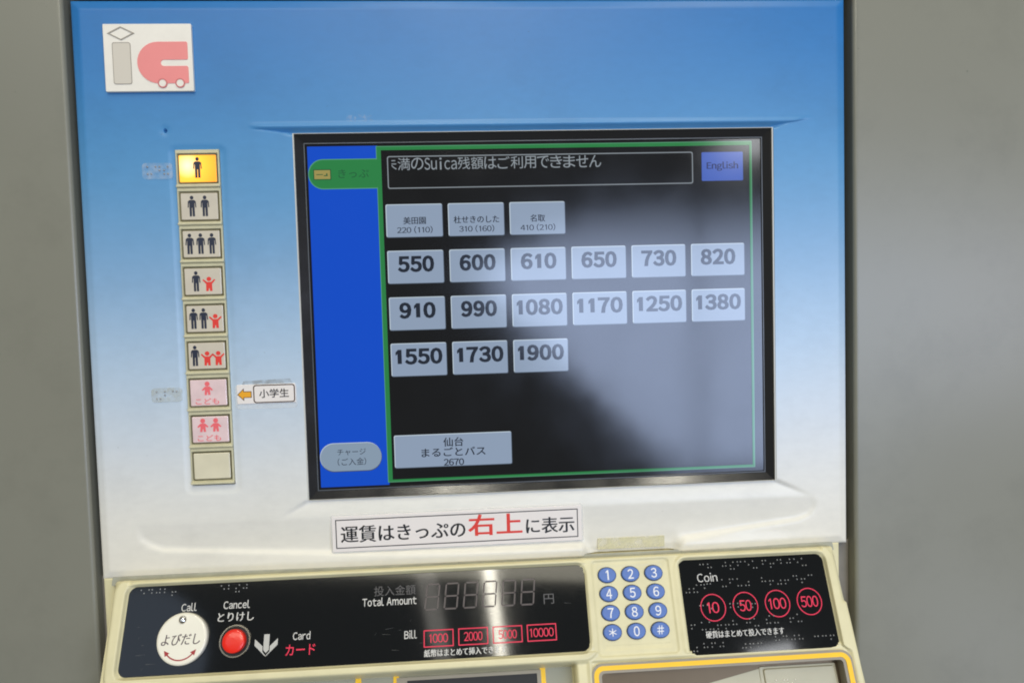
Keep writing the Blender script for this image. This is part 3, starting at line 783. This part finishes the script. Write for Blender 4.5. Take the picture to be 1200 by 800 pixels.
for k in range(6): new_obj('digit_segments', sm_, M['seg'], lp, at('c', -79.0 + 12.62 * k, 23.7, 0.03))
# down arrow
q = B(); q.flat(cpoly([(-186.4, 41.0), (-182.9, 41.0), (-182.9, 50.2), (-184.65, 52.0), (-186.4, 50.2)]), 0.03)
q.flat(cpoly([(-192.0, 43.6), (-186.9, 48.0), (-186.9, 51.0), (-184.9, 53.4), (-184.9, 54.0), (-192.0, 47.4)]), 0.03); q.flat(cpoly([(-177.6, 43.6), (-177.6, 47.4), (-184.6, 54.0), (-184.6, 53.4), (-182.4, 51.0), (-182.4, 48.0)]), 0.03)
q.obj('down_arrow', M['silver'], lp, CON)

q = B(); rnd = random.Random(21)
for _ in range(26):
    x0, y0 = (rnd.uniform(-130, 18), rnd.uniform(12, 58)) if _ % 3 else (rnd.uniform(-268, -252), rnd.uniform(30, 58))
    a = rnd.choice([rnd.uniform(-.15, .15), rnd.uniform(.6, 1.2)]); L_ = rnd.uniform(1.2, 6); w_ = 0.06
    dx, dy = math.cos(a) * L_, math.sin(a) * L_
    q.flat([(x0, -y0 - w_), (x0 + dx, -y0 + dy - w_ * .3), (x0 + dx, -y0 + dy + w_ * .3), (x0, -y0 + w_)], 0.045)
o = q.obj('scratches', mat('scratch', (0.16, 0.16, 0.15), 0.4), lp, CON); o['kind'] = 'stuff'
# call disc
def disc(P_, r, h0, h1, ch, n=48, mi=0, q=None):
    q = q or B(); q.slab(ell(0, 0, r, r, n), h0, h1, ch, mi, 4, smooth=True); return q
cd = disc(None, 15.6, -1, 3.4, 1.3, 56).obj('call_button', M['disc'], mach, at('c', -236.9, 41.0, 0), 'round ivory disc reading よびだし')
text('よびだし', 'c', -249.0, -225.0, 44.6, 38.0, 3.46, M['maroon'], cd, fat=0.12, shear=0.12)
cd_t = cd.children[0]; cd_t.data.materials[0] = mat('dark_brown_engraving', s2l((96, 84, 84)), .5)
q = B(); arc = [math.radians(-140 + 100 * k / 16) for k in range(17)]
q.flat([(10.8 * math.cos(a), 10.8 * math.sin(a) - 2.0) for a in arc] + [(10.0 * math.cos(a), 10.0 * math.sin(a) - 2.0) for a in arc[::-1]], 0)
for s in (-1, 1):
    t_ = [(s * 9.9, -6.4), (s * 9.0, -10.0), (s * 6.3, -8.0)]
    q.flat(t_ if s < 0 else t_[::-1], 0.01)
q.obj('double_arrow', M['maroon'], cd, at('c', -236.9, 41.0, 3.46))
def dome(r, h, n=24, k=5):
    q = B(); R = [[(r * math.cos(j * math.pi / 2 / k) * math.cos(2 * math.pi * i / n), r * math.cos(j * math.pi / 2 / k) * math.sin(2 * math.pi * i / n), h * math.sin(j * math.pi / 2 / k)) for i in range(n)] for j in range(k)]
    q.rings(R, smooth=True); return q
dome(2.6, 2.0).obj('steel_stud', M['chrome'], cd, at('c', -237.4, 29.8, 3.3))
# worn ring left of the disc
# cancel button
cb = B(); cb.frame(ell(0, 0, 9.7, 9.7, 40), ell(0, 0, 8.9, 8.9, 40), -0.5, 1.2, 1); cb.frame(ell(0, 0, 8.9, 8.9, 40), ell(0, 0, 7.6, 7.6, 40), -0.5, 0.4, 0); cb.flat(ell(0, 0, 7.7, 7.7, 40), 0.2, 0)
cbo = cb.obj('cancel_button', [M['dark'], mat('dark_chrome', (0.34, 0.31, 0.26), .2, metal=1.0)], mach, at('c', -204.3, 44.0, 0), 'red push button in a dark ring')
q = B(); R = [[(7.1 * f * math.cos(2 * math.pi * i / 40), 7.1 * f * math.sin(2 * math.pi * i / 40), z) for i in range(40)] for f, z in ((1, 0), (1, 3.6), (0.97, 4.1), (0.88, 4.4), (0.6, 4.6), (0.25, 4.7))]
q.rings(R, smooth=True); q.obj('red_cap', M['redbtn'], cbo, at('c', -204.3, 44.0, 0))

# keypad
kp = B().slab(crr(29.5, 8.2, 79.2, 59.5, 2.5, 4), -1.0, 0.14, 0.4).obj('keypad', M['cream'], mach, CON)
key_me = None
for i, s in enumerate('123456789*0#'):
    r, c = divmod(i, 3)
    u = 38.0 + 15.85 * c; v = 15.8 + 11.85 * r
    if key_me is None:
        q = B(); q.slab(ell(0, 0, 6.45, 5.2, 36), -0.5, 0.22, 0, 1); q.slab(ell(0, 0, 6.0, 4.75, 36), 0.1, 1.9, 0.8, 0, 4, smooth=True)
        key_me = q.mesh('key'); key_me.materials.append(M['key']); key_me.materials.append(M['keyedge'])
    k = new_obj('key', key_me, [M['key'], M['keyedge']], mach, at('c', u, v, 0.1), 'blue oval key marked %s' % {'*': 'asterisk', '#': 'hash'}.get(s, s))
    w_ = {'1': 1.9, '*': 5.0, '#': 4.6}.get(s, 3.9); h_ = {'*': 4.8, '#': 5.4}.get(s, 6.2)
    text(s, 'c', u - w_ / 2, u + w_ / 2, v + h_ / 2, v - h_ / 2, 2.05, M['keywhite'], k, bold=0.012)

# coin panel
text('Coin', 'c', 99.2, 113.0, 23.3, 17.6, T, M['lblwhite'], rp, bold=0.002)
text('硬貨はまとめて投入できます', 'c', 99.8, 152.6, 58.2, 53.8, T, M['lblwhite'], rp, fat=0.12)
for k, s in enumerate(['10', '50', '100', '500']):
    u = 107.3 + 22.03 * k; v = 39.6 - 0.2 * k
    co = B().frame(ell(0, 0, 8.6, 8.6, 44), ell(0, 0, 8.0, 8.0, 44), -0.05, 0.04).obj('coin_circle', M['lblred'], rp, at('c', u, v, 0))
    w_ = {2: 8.2, 3: 11.8}[len(s)]
    text(s, 'c', u - w_ / 2, u + w_ / 2, v + 3.5, v - 3.5, T, M['lblred'], co, bold=0.004)
for j, (u, v, n) in enumerate([(102.5, 12, 2), (118, 11.5, 5), (146, 11.5, 3), (163, 11.5, 3), (90.6, 25.0, 3), (105.5, 24.6, 1), (116, 22.4, 4), (143.5, 22.6, 4), (165.6, 22.4, 3), (98.5, 39.0, 2),
                               (119, 35.6, 2), (134, 38.5, 1), (91, 50.6, 1), (98, 49.4, 5), (128.4, 48.8, 2), (142, 47.6, 2), (158, 47.6, 2), (91, 64.0, 1), (97.6, 63.6, 3), (123.0, 63.2, 3), (146, 60.4, 4), (174.5, 61.6, 3)]):
    pass
q = B(); rnd = random.Random(5)
for j, (u, v, n) in enumerate([(102.5, 12, 2), (118, 11.5, 5), (146, 11.5, 3), (163, 11.5, 3), (90.6, 25.0, 3), (105.5, 24.6, 1), (116, 22.4, 4), (143.5, 22.6, 4), (165.6, 22.4, 3), (98.5, 38.0, 2),
                               (119, 35.6, 2), (134, 38.5, 1), (91, 49.6, 1), (98, 48.4, 5), (128.4, 47.8, 2), (142, 46.6, 2), (158, 46.6, 2), (90.5, 61.0, 1), (97.6, 61.2, 3), (123.0, 60.6, 3), (146, 59.4, 4), (172.5, 60.6, 3)]):
    for c in range(n):
        for k in rnd.choice([(0, 1, 3), (0, 3, 4), (1, 2, 4), (0, 2, 5), (0, 1, 4), (1, 3, 4), (2, 4, 5), (0, 4), (1, 2, 3, 5), (0, 3)]):
            px = u + c * 5.3 + (k // 3) * 2.2; py = -(v + (k % 3) * 2.2); r = 0.5
            q.rings([[(px + r * f * math.cos(2 * math.pi * t / 8), py + r * f * math.sin(2 * math.pi * t / 8), z) for t in range(8)] for f, z in ((1, -.1), (0.8, .2), (0.35, .35))], smooth=True)
o = q.obj('braille_dots', M['dot'], rp, CON); o['kind'] = 'stuff'
braille('braille_dots', 5, 'c', -267.5, 10.4, -0.1, lp, 0.45, 0.25, 2.0, 5.0, seed=9)
braille('braille_dots', 4, 'c', -216.5, 10.2, -0.1, lp, 0.45, 0.25, 2.0, 4.8, seed=12)

# coin tray with yellow surround
yo = rrect(22.8, -125, 193.2, -70.2, 6.5, 6); 
q = B(); q.frame(rrect(22.0, -126, 194.0, -69.4, 7, 6), rrect(23.4, -125, 192.6, -70.8, 6.2, 6), -4, 1.5, 1)
q.frame(rrect(23.4, -125, 192.6, -70.8, 6.2, 6), rrect(26.4, -122, 189.4, -73.6, 3.5, 6), -4, 1.7, 0)
q.frame(rrect(26.4, -122, 189.4, -73.6, 3.5, 6), rrect(28.4, -120, 187.4, -75.2, 2.2, 6), -8, 1.3, 1)
ct = q.obj('coin_tray_surround', [M['yellow'], M['greytrim']], mach, CON)
q = B(); q.flat(rect(26, -124, 190, -72), -7.5); q.slab(rect(27, -118, 188, -74.8), -9, -7.2)
q.obj('coin_tray', M['steel'], mach, CON)
q = B(); q.add([(99, -85.2, -7.0), (134, -78.4, -7.0), (136, -118, -7.0), (80, -118, -7.0)], [(0, 3, 2, 1)], 0); q.slab(rrect(133.8, -118, 185.4, -77.3, 1.2, 3), -7.1, -6.6, 0.3, 1); q.slab(rrect(136.4, -116, 184.0, -78.7, 1.6, 3), -6.8, -5.4, 0.5, 1)
cpz = q.obj('coin_plate', [M['beige'], M['beige']], mach, CON)
braille('braille_dots', 3, 'c', 143.6, 85.6, -5.4, cpz, .5, .4, 2.3, 5.2, m_='white', seed=3)
# banknote bay
q = B(); q.slab(rect(-276, -110, 12, -70), -18, -13, 0, 0); q.obj('banknote_bay', M['slotgrey'], mach, CON)
q = B(); q.frame(rect(-103.2, -110, -9.4, -71.6), rect(-96.4, -108, -12.0, -73.6), -13, -11.8, 1); q.flat(rect(-96.4, -108, -12, -73.6), -12.4, 0)
q.obj('banknote_slot', [M['dark'], M['greytrim']], mach, CON)
for u in (-103.9, -128.2, -8.6):
    B().slab(rect(u - 1.4, -110, u + 2.2, -70.5), -13, -12.3).obj('yellow_mark', M['yellow'], mach, CON)

# ================================================================== STICKERS LYING ON THE FRONT
nt_ = thing('notice_sticker', (-0.061, -0.0005, -0.144), 'wide laminated paper notice with black border and two large red characters, under the screen', 'sticker')
ROTN = PAN @ Matrix.Translation((-60.8 * MM, -144.2 * MM, 0)) @ Matrix.Rotation(math.radians(0.15), 4, 'Z')
B().slab(rrect(-85.2, -12.9, 85.2, 13.2, 1.5, 3), -1.9, 0.12, 0.1).obj('laminate', M['edge'], nt_, ROTN)
pp = B().slab(rrect(-84.2, -11.9, 84.0, 12.2, 0.6, 2), -1.6, 0.45, 0.2).obj('paper', M['paper'], nt_, ROTN)
B().frame(rect(-81.9, -9.6, 81.5, 10.0), rect(-81.25, -8.95, 80.85, 9.35), 0.3, 0.5).obj('border', M['inkblack'], pp, ROTN)
yc = -144.8
def ntext(s, a, b_, y0, y1, m_, bo): return text(s, 'p', a, b_, y0, y1, 0.52, m_, pp, bold=bo, fat=0.2)
ntext('運賃はきっぷの', -139.4, -56.0, -150.3, -138.9, M['inkblack'], 0.004)
ntext('右上', -54.3, -17.4, -149.6, -135.0, M['inkred'], 0.012)
ntext('に表示', -15.0, 18.2, -150.0, -139.0, M['inkblack'], 0.004)

sm2 = thing('arrow_sticker', (-0.184, -0.0005, -0.048), 'small white sticker with orange arrow pointing left and boxed characters, beside the pink buttons', 'sticker')
B().slab(rrect(-204.3, -58.2, -164.2, -41.8, 2.5, 4), -0.3, 0.15, 0.1).obj('clear_backing', M['edge'], sm2, PAN)
lb = B().slab(rrect(-203.0, -54.5, -165.0, -41.9, 0.5, 2), -0.2, 0.55, 0.2).obj('label', M['paper'], sm2, PAN)
B().frame(rrect(-192.4, -54.2, -165.4, -42.2, 1.8, 4), rrect(-191.7, -53.5, -166.1, -42.9, 1.3, 4), 0.4, 0.62).obj('frame_line', M['brownline'], lb, PAN)
text('小学生', 'p', -188.6, -169.4, -50.9, -45.0, 0.66, M['inkblack'], lb, bold=0.012)
ar = [(-202.8, -48.3), (-198.4, -52.6), (-198.4, -50.5), (-193.5, -50.5), (-193.5, -46.2), (-198.4, -46.2), (-198.4, -44.1)]
q = B(); q.flat(ar, 0.58, 1); q.flat(inset(ar, 0.45), 0.64, 0); q.obj('arrow', [M['orange'], M['brownline']], lb, PAN)
